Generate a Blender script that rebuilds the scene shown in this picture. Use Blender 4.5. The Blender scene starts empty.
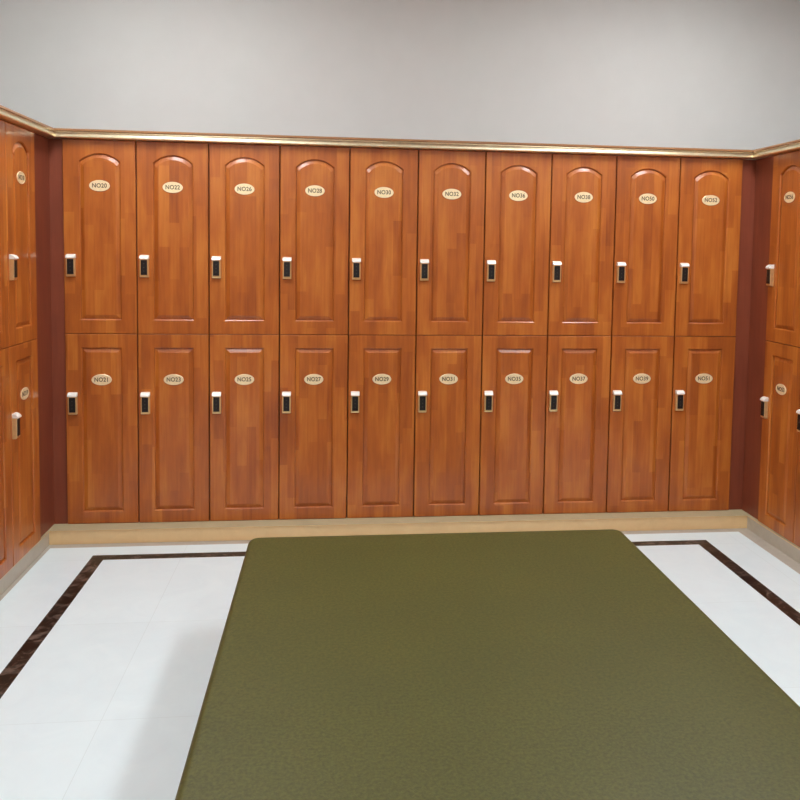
import bpy, bmesh, math
from mathutils import Vector, Matrix

C = bpy.context.scene.collection
PI = math.pi

# ------------------------------------------------------------------ dimensions (metres)
W = 0.40                     # locker width
Z0, Z1, Z2 = 0.082, 1.183, 2.276
XL, XR = -0.060, 4.075       # door-front planes of the side banks
YL, YR = -0.255, -0.213      # where the side banks start
NS = 4                       # columns in each side bank
DEPTH = 0.42
CEIL = 3.60
CAM = (1.505, -4.9734, 1.685)

# ------------------------------------------------------------------ materials
def new_mat(name):
    m = bpy.data.materials.new(name); m.use_nodes = True
    nt = m.node_tree; b = nt.nodes['Principled BSDF']
    return m, nt, b
def N(nt, kind, **kw):
    n = nt.nodes.new(kind)
    for k, v in kw.items():
        if hasattr(n, k): setattr(n, k, v)
        else: n.inputs[k].default_value = v
    return n
def ramp(nt, stops, interp='LINEAR'):
    r = nt.nodes.new('ShaderNodeValToRGB'); cr = r.color_ramp; cr.interpolation = interp
    while len(cr.elements) < len(stops): cr.elements.new(0.5)
    for e, (p, c) in zip(cr.elements, stops):
        e.position = p; e.color = (*c, 1)
    return r
def mixrgb(nt, mode, fac, a, b):
    n = nt.nodes.new('ShaderNodeMix'); n.data_type = 'RGBA'; n.blend_type = mode
    for i, v in ((0, fac), (6, a), (7, b)):
        if hasattr(v, 'links') or hasattr(v, 'is_linked'): nt.links.new(v, n.inputs[i])
        else: n.inputs[i].default_value = v if i == 0 else (*v, 1)
    return n.outputs[2]
def bump(nt, b, height, strength, dist=0.001):
    n = N(nt, 'ShaderNodeBump', Strength=strength, Distance=dist)
    nt.links.new(height, n.inputs['Height']); nt.links.new(n.outputs[0], b.inputs['Normal'])

def wood(name, dark, mid, light, blocks=0.32, rough=0.43, grain=0.65, coat=0.38):
    """stained, finger-jointed solid wood; boards run vertically"""
    m, nt, b = new_mat(name); L = nt.links.new
    tc = N(nt, 'ShaderNodeTexCoord'); oi = N(nt, 'ShaderNodeObjectInfo')
    mul = N(nt, 'ShaderNodeVectorMath', operation='SCALE'); mul.inputs['Scale'].default_value = 17.3
    comb = N(nt, 'ShaderNodeCombineXYZ'); L(oi.outputs['Random'], comb.inputs[0]); L(oi.outputs['Random'], comb.inputs[2])
    L(comb.outputs[0], mul.inputs[0])
    add = N(nt, 'ShaderNodeVectorMath', operation='ADD'); L(tc.outputs['Object'], add.inputs[0]); L(mul.outputs[0], add.inputs[1])
    # boards: bricks laid on their side -> (z, x)
    sep = N(nt, 'ShaderNodeSeparateXYZ'); L(add.outputs[0], sep.inputs[0])
    sw = N(nt, 'ShaderNodeCombineXYZ'); L(sep.outputs[2], sw.inputs[0]); L(sep.outputs[0], sw.inputs[1])
    br = N(nt, 'ShaderNodeTexBrick', offset=0.43, offset_frequency=2, squash=0.7, squash_frequency=3)
    br.inputs['Color1'].default_value = (0, 0, 0, 1); br.inputs['Color2'].default_value = (1, 1, 1, 1)
    br.inputs['Mortar'].default_value = (0.45, 0.45, 0.45, 1); br.inputs['Scale'].default_value = 1.0
    br.inputs['Mortar Size'].default_value = 0.0004; br.inputs['Mortar Smooth'].default_value = 0.6
    br.inputs['Brick Width'].default_value = 0.46; br.inputs['Row Height'].default_value = 0.055
    L(sw.outputs[0], br.inputs['Vector'])
    # long grain
    mp = N(nt, 'ShaderNodeMapping'); mp.inputs['Scale'].default_value = (55, 55, 3.0); L(add.outputs[0], mp.inputs[0])
    gr = N(nt, 'ShaderNodeTexNoise', Scale=1.0, Detail=5.0, Roughness=0.6, Distortion=0.6); L(mp.outputs[0], gr.inputs['Vector'])
    mp2 = N(nt, 'ShaderNodeMapping'); mp2.inputs['Scale'].default_value = (9, 9, 2.2); L(add.outputs[0], mp2.inputs[0])
    cl = N(nt, 'ShaderNodeTexNoise', Scale=1.0, Detail=3.0, Roughness=0.55); L(mp2.outputs[0], cl.inputs['Vector'])
    v1 = N(nt, 'ShaderNodeMath', operation='MULTIPLY'); L(br.outputs['Color'], v1.inputs[0]); v1.inputs[1].default_value = blocks
    v2 = N(nt, 'ShaderNodeMath', operation='MULTIPLY'); L(gr.outputs[0], v2.inputs[0]); v2.inputs[1].default_value = grain
    v3 = N(nt, 'ShaderNodeMath', operation='MULTIPLY'); L(cl.outputs[0], v3.inputs[0]); v3.inputs[1].default_value = 1.1
    s1 = N(nt, 'ShaderNodeMath', operation='ADD'); L(v1.outputs[0], s1.inputs[0]); L(v2.outputs[0], s1.inputs[1])
    s2 = N(nt, 'ShaderNodeMath', operation='ADD'); L(s1.outputs[0], s2.inputs[0]); L(v3.outputs[0], s2.inputs[1])
    tot = blocks * .5 + grain * .5 + .55
    mr = N(nt, 'ShaderNodeMapRange'); mr.inputs[1].default_value = tot - .55; mr.inputs[2].default_value = tot + .55
    L(s2.outputs[0], mr.inputs[0])
    r = ramp(nt, [(0.0, dark), (0.5, mid), (1.0, light)]); L(mr.outputs[0], r.inputs[0])
    L(r.outputs[0], b.inputs['Base Color'])
    b.inputs['Roughness'].default_value = rough
    b.inputs['Specular IOR Level'].default_value = 0.5
    b.inputs['Coat Weight'].default_value = coat; b.inputs['Coat Roughness'].default_value = 0.14
    bump(nt, b, gr.outputs[0], 0.12, 0.0006)
    return m

M = {}
M['wood'] = wood('orange_stained_wood', (0.20, 0.036, 0.004), (0.41, 0.106, 0.012), (0.61, 0.215, 0.032))
M['filler'] = wood('reddish_veneer', (0.14, 0.030, 0.014), (0.205, 0.046, 0.020), (0.27, 0.066, 0.027), blocks=0.0, rough=0.45, coat=0.05)
M['carcass'] = wood('carcass_wood', (0.10, 0.025, 0.010), (0.14, 0.036, 0.012), (0.18, 0.05, 0.016), blocks=0.2, rough=0.5, coat=0.0)

def metal(name, col, rough, noise=0.0):
    m, nt, b = new_mat(name)
    b.inputs['Metallic'].default_value = 1.0; b.inputs['Roughness'].default_value = rough
    tc = N(nt, 'ShaderNodeTexCoord'); no = N(nt, 'ShaderNodeTexNoise', Scale=40.0, Detail=3.0)
    nt.links.new(tc.outputs['Object'], no.inputs['Vector'])
    r = ramp(nt, [(0.3, tuple(c * (1 - noise) for c in col)), (0.7, col)]); nt.links.new(no.outputs[0], r.inputs[0])
    nt.links.new(r.outputs[0], b.inputs['Base Color'])
    return m
M['gold'] = metal('champagne_gold_metal', (0.90, 0.69, 0.35), 0.30, 0.10)
M['cornice'] = metal('gilded_moulding', (0.95, 0.82, 0.56), 0.33, 0.12)
M['plate'] = metal('pale_brass_plate', (1.0, 0.86, 0.56), 0.45, 0.08)
M['plate'].node_tree.nodes['Principled BSDF'].inputs['Metallic'].default_value = 0.5
M['gold'].node_tree.nodes['Principled BSDF'].inputs['Metallic'].default_value = 0.75

def plain(name, col, rough, coat=0.0, var=0.06, scale=60.0):
    m, nt, b = new_mat(name)
    tc = N(nt, 'ShaderNodeTexCoord'); no = N(nt, 'ShaderNodeTexNoise', Scale=scale, Detail=3.0)
    nt.links.new(tc.outputs['Object'], no.inputs['Vector'])
    r = ramp(nt, [(0.3, tuple(c * (1 - var) for c in col)), (0.7, tuple(min(1, c * (1 + var)) for c in col))])
    nt.links.new(no.outputs[0], r.inputs[0]); nt.links.new(r.outputs[0], b.inputs['Base Color'])
    b.inputs['Roughness'].default_value = rough; b.inputs['Coat Weight'].default_value = coat
    return m
M['black'] = plain('black_keypad', (0.003, 0.003, 0.003), 0.45)
M['ink'] = plain('dark_olive_ink', (0.09, 0.055, 0.012), 0.5)
M['cap'] = metal('pale_silver_cap', (0.95, 0.94, 0.88), 0.35, 0.03)
M['cap'].node_tree.nodes['Principled BSDF'].inputs['Metallic'].default_value = 0.3
M['dot'] = plain('grey_button', (0.05, 0.05, 0.045), 0.5)
M['lip'] = plain('brown_cornice_lip', (0.30, 0.14, 0.05), 0.35, 0.3)
M['wall'] = plain('matte_white_paint', (0.58, 0.58, 0.56), 0.85, var=0.012, scale=8)
M['ceiling'] = plain('ceiling_paint', (0.78, 0.78, 0.77), 0.9, var=0.01, scale=8)
M['foot'] = plain('dark_wood_foot', (0.03, 0.018, 0.01), 0.4)

def stone(name, base, vein, amount, scale, rough, grout=None, pos=0.5):
    m, nt, b = new_mat(name); L = nt.links.new
    tc = N(nt, 'ShaderNodeTexCoord')
    n1 = N(nt, 'ShaderNodeTexNoise', Scale=scale, Detail=7.0, Roughness=0.62, Distortion=1.2); L(tc.outputs['Object'], n1.inputs['Vector'])
    r = ramp(nt, [(pos - amount, base), (pos + amount, vein)]); L(n1.outputs[0], r.inputs[0])
    out = r.outputs[0]
    if grout:
        br = N(nt, 'ShaderNodeTexBrick', offset=0.0)
        br.inputs['Color1'].default_value = (1, 1, 1, 1); br.inputs['Color2'].default_value = (0.975, 0.975, 0.975, 1)
        br.inputs['Mortar'].default_value = (*grout, 1); br.inputs['Scale'].default_value = 1.0
        br.inputs['Mortar Size'].default_value = 0.0012; br.inputs['Brick Width'].default_value = 0.8; br.inputs['Row Height'].default_value = 0.8
        mp = N(nt, 'ShaderNodeMapping'); mp.inputs['Location'].default_value = (0.1, 0.36, 0); L(tc.outputs['Object'], mp.inputs[0]); L(mp.outputs[0], br.inputs['Vector'])
        out = mixrgb(nt, 'MULTIPLY', 1.0, out, br.outputs['Color'])
    L(out, b.inputs['Base Color']); b.inputs['Roughness'].default_value = rough
    return m
M['floor'] = stone('white_floor_tile', (0.74, 0.86, 0.89), (0.68, 0.80, 0.84), 0.3, 5.0, 0.32, grout=(0.86, 0.86, 0.85))
M['border'] = stone('grey_beige_floor_border', (0.44, 0.40, 0.34), (0.36, 0.325, 0.27), 0.3, 12.0, 0.35)
M['inlay'] = stone('dark_brown_marble', (0.004, 0.004, 0.003), (0.13, 0.10, 0.08), 0.07, 17.0, 0.35, pos=0.57)
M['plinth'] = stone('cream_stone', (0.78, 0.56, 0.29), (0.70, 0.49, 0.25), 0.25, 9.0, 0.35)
M['plinth_side'] = stone('grey_beige_plinth_side', (0.54, 0.50, 0.41), (0.46, 0.42, 0.34), 0.25, 9.0, 0.4)  # plinth side faces, toned greyer than the front
M['plinth_top'] = stone('olive_grey_plinth_top', (0.46, 0.39, 0.235), (0.40, 0.335, 0.20), 0.25, 9.0, 0.5)  # plinth top face, toned darker and greyer than the front

def leather():
    m, nt, b = new_mat('olive_green_leather'); L = nt.links.new
    tc = N(nt, 'ShaderNodeTexCoord')
    n1 = N(nt, 'ShaderNodeTexNoise', Scale=95.0, Detail=4.0, Roughness=0.7); L(tc.outputs['Object'], n1.inputs['Vector'])
    n2 = N(nt, 'ShaderNodeTexNoise', Scale=3.0, Detail=3.0); L(tc.outputs['Object'], n2.inputs['Vector'])
    r1 = ramp(nt, [(0.35, (0.045, 0.050, 0.008)), (0.65, (0.088, 0.090, 0.016))]); L(n1.outputs[0], r1.inputs[0])
    r2 = ramp(nt, [(0.35, (0.90, 0.92, 0.95)), (0.65, (1.0, 1.0, 1.0))]); L(n2.outputs[0], r2.inputs[0])
    L(mixrgb(nt, 'MULTIPLY', 1.0, r1.outputs[0], r2.outputs[0]), b.inputs['Base Color'])
    vo = N(nt, 'ShaderNodeTexVoronoi', Scale=420.0); L(tc.outputs['Object'], vo.inputs['Vector'])
    b.inputs['Roughness'].default_value = 0.5
    bump(nt, b, vo.outputs['Distance'], 0.25, 0.0008)
    return m
M['leather'] = leather()
def lamp_mat(strength, col, name='lamp_diffuser'):
    m, nt, b = new_mat(name)
    b.inputs['Base Color'].default_value = (0.9, 0.9, 0.9, 1)
    b.inputs['Emission Color'].default_value = (*col, 1); b.inputs['Emission Strength'].default_value = strength
    return m
M['lamp'] = lamp_mat(27.0, (0.96, 1.0, 1.02))
M['lamp_dim'] = lamp_mat(15.0, (0.96, 1.0, 1.02), 'dimmer_lamp_diffuser')
M['white_metal'] = plain('white_enamel', (0.8, 0.8, 0.8), 0.4, var=0.01)

# ------------------------------------------------------------------ helpers
def obj(name, bm, mats, parent=None, smooth=False):
    me = bpy.data.meshes.new(name); bmesh.ops.recalc_face_normals(bm, faces=bm.faces[:]) if len(bm.faces) else None
    bm.to_mesh(me); bm.free()
    for m in (mats if isinstance(mats, (list, tuple)) else [mats]): me.materials.append(m)
    if smooth:
        for p in me.polygons: p.use_smooth = True
    o = bpy.data.objects.new(name, me); C.objects.link(o)
    if parent: o.parent = parent
    return o
def thing(name, label, cat, loc=(0, 0, 0), rz=0, group=None):
    o = bpy.data.objects.new(name, None); C.objects.link(o); o.location = loc; o.rotation_euler = (0, 0, rz)
    o.empty_display_size = 0.1
    return tag(o, label, cat, group)
def tag(o, label, cat, group=None):
    o['label'] = label; o['category'] = cat
    if group: o['group'] = group
    return o
def struct(o): o['kind'] = 'structure'; return o
def box(bm, x0, x1, y0, y1, z0, z1, mi=0):
    v = [bm.verts.new(p) for p in ((x0,y0,z0),(x1,y0,z0),(x1,y1,z0),(x0,y1,z0),(x0,y0,z1),(x1,y0,z1),(x1,y1,z1),(x0,y1,z1))]
    fs = [bm.faces.new([v[i] for i in q]) for q in ((0,3,2,1),(4,5,6,7),(0,1,5,4),(1,2,6,5),(2,3,7,6),(3,0,4,7))]
    for f in fs: f.material_index = mi
    return v
def bevel_all(bm, w, seg=2):
    bmesh.ops.bevel(bm, geom=bm.edges[:], offset=w, segments=seg, profile=0.7, affect='EDGES', clamp_overlap=True)
def offset_loop(pts, d):
    """inset a counter-clockwise (x,z) loop by d"""
    n = len(pts); out = []
    for i in range(n):
        p0, p1, p2 = Vector(pts[i-1]), Vector(pts[i]), Vector(pts[(i+1) % n])
        e1 = (p1 - p0).normalized(); e2 = (p2 - p1).normalized()
        n1 = Vector((-e1.y, e1.x)); n2 = Vector((-e2.y, e2.x)); k = n1 + n2
        out.append(tuple(p1 + k * (d / max(0.35, k.dot(n1)))) if k.length > 1e-6 else tuple(p1 + n1 * d))
    return out

# ------------------------------------------------------------------ locker parts
G = 0.002                    # half the gap between doors
def opening(kind, w):
    x0, x1 = 0.088, 0.315
    if kind == 'upper':
        zb, zs, rise = 1.262 - Z1, 2.160 - Z1, 0.043
        pts = [(x0, zb), (x1, zb), (x1, zs)]
        a = (x1 - x0) / 2 - 0.007; cx = (x0 + x1) / 2; R = (a * a + rise * rise) / (2 * rise); th = math.asin(a / R); n = 18
        for i in range(n + 1):
            t = th - 2 * th * i / n
            pts.append((cx + R * math.sin(t), zs + rise - R + R * math.cos(t)))
        pts.append((x0, zs)); return pts
    return [(x0, 0.152 - Z0), (x1, 0.152 - Z0), (x1, 1.106 - Z0), (x0, 1.106 - Z0)]

def door_meshes(kind):
    H = (Z2 - Z1) if kind == 'upper' else (Z1 - Z0)
    H -= 0.0
    ox0, ox1, oz0, oz1 = G + 0.0013, W - G - 0.0013, G - 0.0004, H - G + 0.0004
    T = 0.020; e = 0.0025
    A = opening(kind, W)
    bm = bmesh.new()
    mk = lambda loop, y: [bm.verts.new((x, y, z)) for x, z in loop]
    O = [(ox0, oz0), (ox1, oz0), (ox1, oz1), (ox0, oz1)]
    oi = mk(offset_loop(O, e), 0); oo = mk(O, e); ob = mk(O, T)
    a0 = mk(A, 0); n = len(A)
    bm.faces.new([oi[0], oi[1], a0[1], a0[0]])
    bm.faces.new([oi[1], oi[2], a0[2], a0[1]])
    bm.faces.new([oi[3], oi[0], a0[0], a0[-1]])
    bm.faces.new([oi[2], oi[3]] + [a0[i] for i in range(n - 1, 1, -1)])
    for A_, B_ in ((oi, oo), (oo, ob)):
        for i in range(4): bm.faces.new([A_[i], A_[(i+1) % 4], B_[(i+1) % 4], B_[i]])
    bm.faces.new(ob)
    # ovolo moulding down into the opening
    prev = a0
    for ins, y in ((0.0015, 0.0010), (0.0050, 0.0035), (0.0062, 0.0085), (0.0062, 0.012)):
        cur = mk(offset_loop(A, ins), y)
        for i in range(n): bm.faces.new([prev[i], prev[(i+1) % n], cur[(i+1) % n], cur[i]])
        prev = cur
    frame = bm
    bm = bmesh.new(); mk = lambda loop, y: [bm.verts.new((x, y, z)) for x, z in loop]
    prev = first = mk(offset_loop(A, 0.0057), 0.0112)
    for ins, y in ((0.0090, 0.0110), (0.0100, 0.0095), (0.0270, 0.0030), (0.0290, 0.0020), (0.0305, 0.0020)):
        cur = mk(offset_loop(A, ins), y)
        for i in range(n): bm.faces.new([prev[i], prev[(i+1) % n], cur[(i+1) % n], cur[i]])
        prev = cur
    bm.faces.new(prev)
    back = mk(offset_loop(A, 0.0057), 0.016)
    for i in range(n): bm.faces.new([first[i], back[i], back[(i+1) % n], first[(i+1) % n]])
    bm.faces.new(back)
    return frame, bm

def carcass_bm(H):
    bm = bmesh.new(); t = 0.016; y0, y1 = 0.0215, DEPTH; g = 0.0006
    box(bm, g, t, y0, y1, g, H - g); box(bm, W - t, W - g, y0, y1, g, H - g)
    box(bm, t, W - t, y0, y1, g, t); box(bm, t, W - t, y0, y1, H - t, H - g)
    box(bm, t, W - t, y1 - 0.008, y1, t, H - t)
    return bm

def lock_bm(prof, w=0.049):
    """casing: side profile swept across the width, deeper cap on top"""
    z0 = min(z for y, z in prof); h = max(z for y, z in prof)
    bm = bmesh.new(); xs = (-w/2, -w/2 + 0.003, w/2 - 0.003, w/2); rows = []
    for k, x in enumerate(xs):
        s = 0.002 if k in (0, 3) else 0.0
        rows.append([bm.verts.new((x, min(0, y + s), max(z0 + s, min(h - s, z)))) for y, z in prof])
    n = len(prof)
    for a, b in zip(rows, rows[1:]):
        for i in range(n): bm.faces.new([a[i], a[(i+1) % n], b[(i+1) % n], b[i]])
    bm.faces.new(rows[0]); bm.faces.new(rows[-1][::-1])
    return bm
def keypad_bm():
    bm = bmesh.new(); v = box(bm, -0.0175, 0.0175, -0.0232, -0.0195, 0.014, 0.099)
    bevel_all(bm, 0.0015, 2)
    return bm
def button_bm():
    bm = bmesh.new()
    for z in (0.078, 0.057, 0.036):
        bmesh.ops.create_cone(bm, cap_ends=True, segments=14, radius1=0.0032, radius2=0.0028, depth=0.0012,
                              matrix=Matrix.Translation((0, -0.0236, z)) @ Matrix.Rotation(PI/2, 4, 'X'))
    return bm
def plate_bm():
    bm = bmesh.new(); a, b, n = 0.0560, 0.0315, 40; prev = None
    for s, y in ((1, 0), (1, -0.0022), (0.965, -0.0032), (0.91, -0.0032), (0.89, -0.0024)):
        cur = [bm.verts.new((a * s * math.cos(2*PI*i/n), y, b * s * math.sin(2*PI*i/n))) for i in range(n)]
        if prev:
            for i in range(n): bm.faces.new([prev[i], prev[(i+1) % n], cur[(i+1) % n], cur[i]])
        else: bm.faces.new(cur)
        prev = cur
    bm.faces.new(prev); return bm
def numeral_mesh(txt):
    cu = bpy.data.curves.new('numeral', 'FONT'); cu.body = txt; cu.size = 0.0335; cu.align_x = 'CENTER'; cu.align_y = 'CENTER'
    cu.extrude = 0.0004; cu.offset = 0.0006; cu.space_character = 1.06
    t = bpy.data.objects.new('numeral', cu); C.objects.link(t); bpy.context.view_layer.update()
    me = bpy.data.meshes.new_from_object(t.evaluated_get(bpy.context.evaluated_depsgraph_get()))
    bpy.data.objects.remove(t); me.name = 'numeral'; me.materials.clear(); me.materials.append(M['ink'])
    me.transform(Matrix.Rotation(PI/2, 4, 'X') @ Matrix.Scale(0.90, 4, (1, 0, 0))); return me

def make_locker(kind):
    up = kind == 'upper'; H = (Z2 - Z1) if up else (Z1 - Z0); zb = Z1 if up else Z0
    t = thing('locker', kind, 'locker')
    obj('carcass', carcass_bm(H), M['carcass'], t)
    fr, pn = door_meshes(kind)
    d = obj('door', fr, M['wood'], t); obj('raised_panel', pn, M['wood'], d)
    lk = obj('electronic_lock', lock_bm([(0, 0), (-0.014, 0), (-0.019, 0.003), (-0.0205, 0.008), (-0.0215, 0.103), (0, 0.103)]), M['gold'], t); lk['label'] = 'champagne gold electronic lock'
    lk.location = (0.043, 0, (1.508 if up else 0.722) - zb)
    k = obj('keypad', keypad_bm(), M['black'], lk); k['label'] = 'black keypad'
    o = obj('lock_cap', lock_bm([(0, 0.1032), (-0.0275, 0.1032), (-0.0295, 0.106), (-0.0285, 0.110), (-0.025, 0.116), (-0.018, 0.122), (-0.010, 0.1255), (0, 0.127)], 0.051), M['cap'], lk)
    o['label'] = 'white silver lock cap'
    obj('button', button_bm(), M['dot'], lk)
    p = obj('number_plate', plate_bm(), M['plate'], t); p['label'] = 'oval pale gold number plate'
    p.location = (0.2, 0.0019, (2.020 if up else 0.920) - zb)
    q = bpy.data.objects.new('numeral', bpy.data.meshes.new('numeral')); C.objects.link(q); q.parent = p; q.location = (0, -0.0028, 0)
    return t
def dup(root):
    def cp(o, par):
        c = o.copy(); C.objects.link(c); c.parent = par
        for ch in o.children: cp(ch, c)
        return c
    return cp(root, None)
protos = {k: make_locker(k) for k in ('upper', 'lower')}
used = set()
def place(kind, x, y, rz, number, label, group):
    if kind in used: t = dup(protos[kind])
    else: t = protos[kind]; used.add(kind)
    t.location = (x, y, Z1 if kind == 'upper' else Z0); t.rotation_euler = (0, 0, rz)
    t['label'] = label; t['group'] = group
    for p in t.children:
        if p.name.split('.')[0] == 'number_plate':
            for q in p.children: q.data = numeral_mesh(number)
    return t

UP = ['20', '22', '26', '28', '30', '32', '36', '38', '50', '52']
LO = ['21', '23', '25', '27', '29', '31', '35', '37', '39', '51']
ORD = ['first', 'second', 'third', 'fourth', 'fifth', 'sixth', 'seventh', 'eighth', 'ninth', 'tenth']
for i in range(10):
    where = ('leftmost locker of the back row, beside the left corner' if i == 0 else
             'rightmost locker of the back row, beside the right corner' if i == 9 else
             ORD[i] + ' locker from the left in the back row')
    place('upper', i * W, 0, 0, 'NO' + UP[i], 'upper arched-panel ' + where, 'arched upper lockers along the back')
    place('lower', i * W, 0, 0, 'NO' + LO[i], 'lower square-panel ' + where, 'square-panel lower lockers along the back')
for k in range(NS):
    # left bank faces +X: local x runs towards the corner (+Y)
    wl = ('nearest the corner' if k == 0 else 'cut by the left picture edge' if k == 1 else ORD[k] + ' from the corner')
    nl = ['18', '16', '12', '10'][k], ['19', '17', '15', '13'][k]
    place('upper', XL, YL - (k + 1) * W, PI/2, 'NO' + nl[0], 'upper arched-panel locker of the left side row, ' + wl, 'side row lockers')
    place('lower', XL, YL - (k + 1) * W, PI/2, 'NO' + nl[1], 'lower square-panel locker of the left side row, ' + wl, 'side row lockers')
    wr = ('nearest the corner' if k == 0 else 'cut by the right picture edge' if k == 1 else ORD[k] + ' from the corner')
    nr = ['56', '58', '60', '62'][k], ['53', '55', '57', '59'][k]
    place('upper', XR, YR - k * W, -PI/2, 'NO' + nr[0], 'upper arched-panel locker of the right side row, ' + wr, 'side row lockers')
    place('lower', XR, YR - k * W, -PI/2, 'NO' + nr[1], 'lower square-panel locker of the right side row, ' + wr, 'side row lockers')

# ------------------------------------------------------------------ corner fillers
def filler(side):
    bm = bmesh.new(); r = 0.014; t = 0.016; top = Z2 - 0.001
    if side == 'left': P = [(-0.0005, r), (XL - r, r), (XL - r, YL + 0.0005), (XL - r - t, YL + 0.0005), (XL - r - t, r + t), (-0.0005, r + t)]
    else:
        x = 10 * W + 0.0005
        P = [(x, r), (XR + r, r), (XR + r, YR + 0.0005), (XR + r + t, YR + 0.0005), (XR + r + t, r + t), (x, r + t)]
    lo = [bm.verts.new((x, y, Z0)) for x, y in P]; hi = [bm.verts.new((x, y, top)) for x, y in P]; n = len(P)
    bm.faces.new(lo); bm.faces.new(hi)
    for i in range(n): bm.faces.new([lo[i], lo[(i+1) % n], hi[(i+1) % n], hi[i]])
    o = obj('corner_filler', bm, M['filler'])
    return tag(o, 'dark reddish wood corner filler panel in the ' + side + ' corner between the locker rows', 'filler panel')
filler('left'); filler('right')

# ------------------------------------------------------------------ gold cornice along all three banks
YEL, YER = YL - NS * W, YR - NS * W
def sweep(path, prof):
    """path: plan points with the room on their right-hand side; prof: (out, z)"""
    bm = bmesh.new(); rows = []
    for i, p in enumerate(path):
        p = Vector(p); ds = []
        if i: ds.append((p - Vector(path[i-1])).normalized())
        if i < len(path) - 1: ds.append((Vector(path[i+1]) - p).normalized())
        ns = [Vector((d.y, -d.x)) for d in ds]; k = ns[0] if len(ns) == 1 else (ns[0] + ns[1]) / (1 + ns[0].dot(ns[1]))
        rows.append([bm.verts.new((p.x + k.x * o, p.y + k.y * o, z)) for o, z in prof])
    n = len(prof)
    for a, b in zip(rows, rows[1:]):
        for i in range(n): bm.faces.new([a[i], a[(i+1) % n], b[(i+1) % n], b[i]])
    bm.faces.new(rows[0]); bm.faces.new(rows[-1][::-1]); return bm
path = [(XL, YEL), (XL, 0), (XR, 0), (XR, YER)]
zc = Z2 + 0.0005
cor = thing('cornice', 'thin gold cornice moulding running along the top of all the lockers', 'cornice', (2, 0, zc))
prof = [(-0.03, zc), (0.030, zc), (0.036, zc + 0.003), (0.038, zc + 0.008), (0.037, zc + 0.015), (0.033, zc + 0.022), (0.027, zc + 0.028),
        (0.023, zc + 0.032), (0.022, zc + 0.038), (-0.03, zc + 0.038)]
o = obj('gold_moulding', sweep(path, [(a, z) for a, z in prof]), M['cornice'], cor); o.location = (-2, 0, -zc)
prof = [(-0.03, zc + 0.0382), (0.028, zc + 0.0382), (0.031, zc + 0.041), (0.031, zc + 0.049), (0.029, zc + 0.052), (-0.03, zc + 0.052)]
o = obj('top_lip', sweep(path, prof), M['lip'], cor); o.location = (-2, 0, -zc); o['label'] = 'narrow brown top edge'

# ------------------------------------------------------------------ stone plinth under the lockers
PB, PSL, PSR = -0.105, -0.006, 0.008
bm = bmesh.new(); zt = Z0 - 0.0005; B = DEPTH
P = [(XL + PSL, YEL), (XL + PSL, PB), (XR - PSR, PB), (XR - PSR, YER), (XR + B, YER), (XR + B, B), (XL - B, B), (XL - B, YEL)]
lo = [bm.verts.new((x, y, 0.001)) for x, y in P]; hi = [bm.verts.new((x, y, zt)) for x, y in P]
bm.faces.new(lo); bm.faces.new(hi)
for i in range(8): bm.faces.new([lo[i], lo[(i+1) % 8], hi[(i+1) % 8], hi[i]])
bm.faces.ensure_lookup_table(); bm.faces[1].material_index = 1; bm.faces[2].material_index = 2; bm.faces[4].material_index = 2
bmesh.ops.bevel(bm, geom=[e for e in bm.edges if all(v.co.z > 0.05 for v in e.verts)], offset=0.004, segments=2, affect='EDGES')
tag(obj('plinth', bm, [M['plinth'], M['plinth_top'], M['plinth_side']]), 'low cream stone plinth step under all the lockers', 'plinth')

# ------------------------------------------------------------------ ottoman bench
bx0, bx1, by0, by1, bh = 1.149, 2.838, -3.32, -1.262, 0.42
def rounded_slab(x0, x1, y0, y1, z0, z1, rc, re, crown=0.0):
    bm = bmesh.new(); ns = 8
    def loop(ins, z):
        r = max(rc - ins, 0.004); vs = []
        for cx, cy, a0 in ((x1 - ins - r, y1 - ins - r, 0), (x0 + ins + r, y1 - ins - r, PI/2), (x0 + ins + r, y0 + ins + r, PI), (x1 - ins - r, y0 + ins + r, 1.5*PI)):
            for k in range(ns + 1):
                a = a0 + PI/2 * k / ns; vs.append(bm.verts.new((cx + r * math.cos(a), cy + r * math.sin(a), z)))
        return vs
    loops = [loop(re, z0)]
    for k in range(1, 6):
        a = PI/2 * k / 5; loops.append(loop(re * (1 - math.sin(a)), z0 + re * (1 - math.cos(a))))
    for k in range(0, 7):
        a = PI/2 * k / 6; loops.append(loop(re * (1 - math.cos(a)), z1 - re + re * math.sin(a) * 0.9))
    for ins, dz in ((re * 2, 0.0), (re * 4, crown * .6), (re * 8, crown)):
        loops.append(loop(ins, z1 - re * 0.1 + dz))
    n = len(loops[0])
    for a, b in zip(loops, loops[1:]):
        for i in range(n): bm.faces.new([a[i], a[(i+1) % n], b[(i+1) % n], b[i]])
    bm.faces.new(loops[0]); bm.faces.new(loops[-1]); return bm
bcx, bcy = (bx0 + bx1) / 2, (by0 + by1) / 2; hw, hl = (bx1 - bx0) / 2, (by1 - by0) / 2
ben = thing('ottoman_bench', 'large low olive green leather ottoman bench on the white floor', 'ottoman', (bcx, bcy, 0.001))
obj('cushion', rounded_slab(-hw, hw, -hl, hl, 0.290, bh, 0.050, 0.026, 0.003), M['leather'], ben, True)
obj('upholstered_base', rounded_slab(-hw + 0.012, hw - 0.012, -hl + 0.012, hl - 0.012, 0.07, 0.291, 0.05, 0.008), M['leather'], ben, True)
for sx in (-1, 1):
    for sy in (-1, 0, 1):
        bm = bmesh.new(); cx, cy = sx * (hw - 0.12), sy * (hl - 0.12); v = box(bm, cx - 0.035, cx + 0.035, cy - 0.035, cy + 0.035, 0, 0.0705)
        for q in v[:4]: q.co.x = cx + (q.co.x - cx) * 0.75; q.co.y = cy + (q.co.y - cy) * 0.75
        obj('foot', bm, M['foot'], ben)

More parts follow.
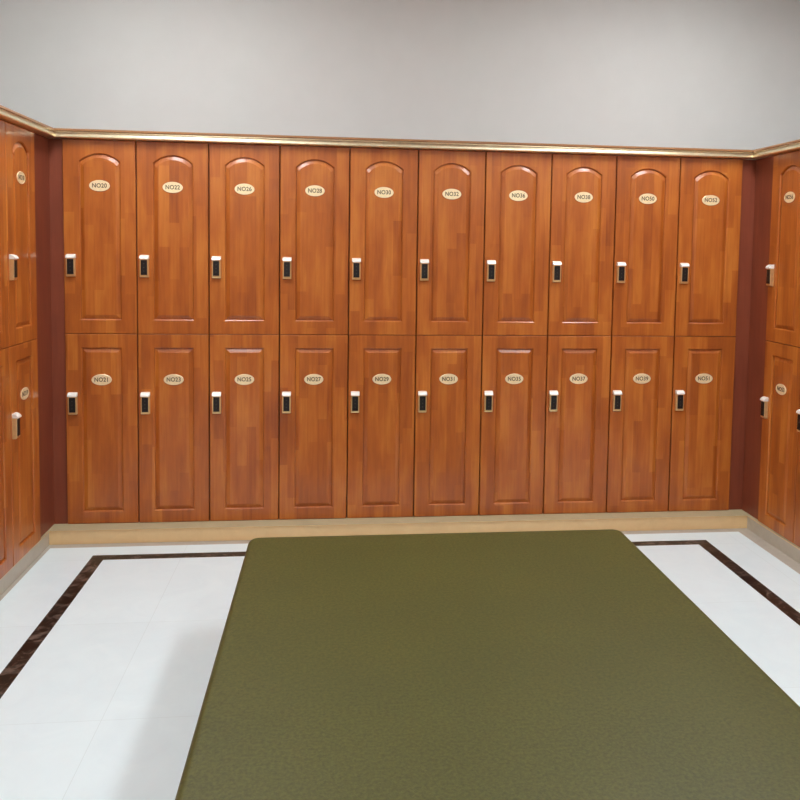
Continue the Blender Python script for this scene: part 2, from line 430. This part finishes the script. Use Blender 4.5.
# ------------------------------------------------------------------ the room
RX0, RX1, RY0, RY1 = XL - 0.56, XR + 0.95, -7.2, 0.45
xs = sorted({RX0, -0.044, 0.220, 0.292, 3.640, 3.716, 3.985, RX1})
ys = sorted({RY0, -6.4, -6.328, -0.362, -0.290, -0.160, RY1})
bm = bmesh.new(); V = {}
for x in xs:
    for y in ys: V[x, y] = bm.verts.new((x, y, 0))
for i in range(len(xs) - 1):
    for j in range(len(ys) - 1):
        f = bm.faces.new([V[xs[i], ys[j]], V[xs[i+1], ys[j]], V[xs[i+1], ys[j+1]], V[xs[i], ys[j+1]]])
        mx, my = (xs[i] + xs[i+1]) / 2, (ys[j] + ys[j+1]) / 2
        if mx < -0.044 or mx > 3.985 or my > -0.160:
            f.material_index = 1
        elif 0.220 < mx < 3.716 and -6.4 < my < -0.290 and (mx < 0.292 or mx > 3.640 or my > -0.362 or my < -6.328):
            f.material_index = 2
struct(obj('floor', bm, [M['floor'], M['border'], M['inlay']]))
def slab(name, *a):
    bm = bmesh.new(); box(bm, *a); return struct(obj(name, bm, M['ceiling'] if name == 'ceiling' else M['wall']))
slab('wall_back', RX0, RX1, RY1, RY1 + 0.15, 0, CEIL)
slab('wall_left', RX0 - 0.15, RX0, RY0, RY1 + 0.15, 0, CEIL)
slab('wall_right', RX1, RX1 + 0.15, RY0, RY1 + 0.15, 0, CEIL)
slab('wall_front', RX0 - 0.15, RX1 + 0.15, RY0 - 0.15, RY0, 0, CEIL)
slab('ceiling', RX0 - 0.15, RX1 + 0.15, RY0 - 0.15, RY1 + 0.15, CEIL, CEIL + 0.12)

# added unseen wood blocks past the banks and behind the viewer, cutting bounce light
def unseen_block(name, *a):
    bm = bmesh.new(); box(bm, *a); return struct(obj(name, bm, M['wood']))
unseen_block('bounce_block_1', RX0 + 0.001, XL, RY0 + 0.001, YEL - 0.001, 0.001, Z2)
unseen_block('bounce_block_2', XR, RX1 - 0.001, RY0 + 0.001, YER - 0.001, 0.001, Z2)
unseen_block('bounce_block_3', XL + 0.001, XR - 0.001, RY0 + 0.001, RY0 + 0.3, 0.001, Z2)

# ------------------------------------------------------------------ ceiling lights (above and outside the picture)
def panel_light(x, y, sx, sy, where, m):
    t = thing('ceiling_light', 'white rectangular ceiling light ' + where, 'ceiling light', (x, y, CEIL), 0, 'ceiling lights')
    bm = bmesh.new(); a, b, r = sx / 2, sy / 2, 0.025
    box(bm, -a, a, -b, -b + r, -0.03, -0.0005); box(bm, -a, a, b - r, b, -0.03, -0.0005)
    box(bm, -a, -a + r, -b + r, b - r, -0.03, -0.0005); box(bm, a - r, a, -b + r, b - r, -0.03, -0.0005)
    obj('frame', bm, M['white_metal'], t)
    bm = bmesh.new(); box(bm, -a + r, a - r, -b + r, b - r, -0.022, -0.006)
    obj('diffuser', bm, m, t)
for x, nx in ((0.55, 'left'), (3.55, 'right')):
    for y, ny in ((-1.25, 'nearest the back lockers'), (-3.8, 'over the bench'), (-6.1, 'at the front of the room')):
        panel_light(x, y, 0.6, 1.2, 'on the %s side, %s' % (nx, ny), M['lamp'] if y > -2 else M['lamp_dim'])

w = bpy.data.worlds.new('world'); bpy.context.scene.world = w; w.use_nodes = True
w.node_tree.nodes['Background'].inputs[0].default_value = (0.8, 0.85, 0.9, 1); w.node_tree.nodes['Background'].inputs[1].default_value = 0.05

# ------------------------------------------------------------------ camera
yaw, pitch, roll = 0.1178, -0.0694, 0.0159
f = Vector((math.sin(yaw), math.cos(yaw), 0)); r = Vector((math.cos(yaw), -math.sin(yaw), 0)); u = Vector((0, 0, 1))
f2 = f * math.cos(pitch) + u * math.sin(pitch); u2 = -f * math.sin(pitch) + u * math.cos(pitch)
r3 = r * math.cos(roll) + u2 * math.sin(roll); u3 = -r * math.sin(roll) + u2 * math.cos(roll)
cd = bpy.data.cameras.new('camera'); cam = bpy.data.objects.new('camera', cd); C.objects.link(cam)
cam.matrix_world = Matrix(((r3.x, u3.x, -f2.x, CAM[0]), (r3.y, u3.y, -f2.y, CAM[1]), (r3.z, u3.z, -f2.z, CAM[2]), (0, 0, 0, 1)))
cd.sensor_width = 36.0; cd.lens = 845.5 / 800 * 36.0
cd.shift_x = -(432.13 - 400) / 800; cd.shift_y = (309.53 - 400) / 800; cd.clip_start = 0.05
sc = bpy.context.scene; sc.camera = cam
sc.view_settings.view_transform = 'Standard'; sc.view_settings.look = 'None'; sc.view_settings.gamma = 1.0
sc.view_settings.exposure = 0.08; sc.view_settings.use_curve_mapping = False
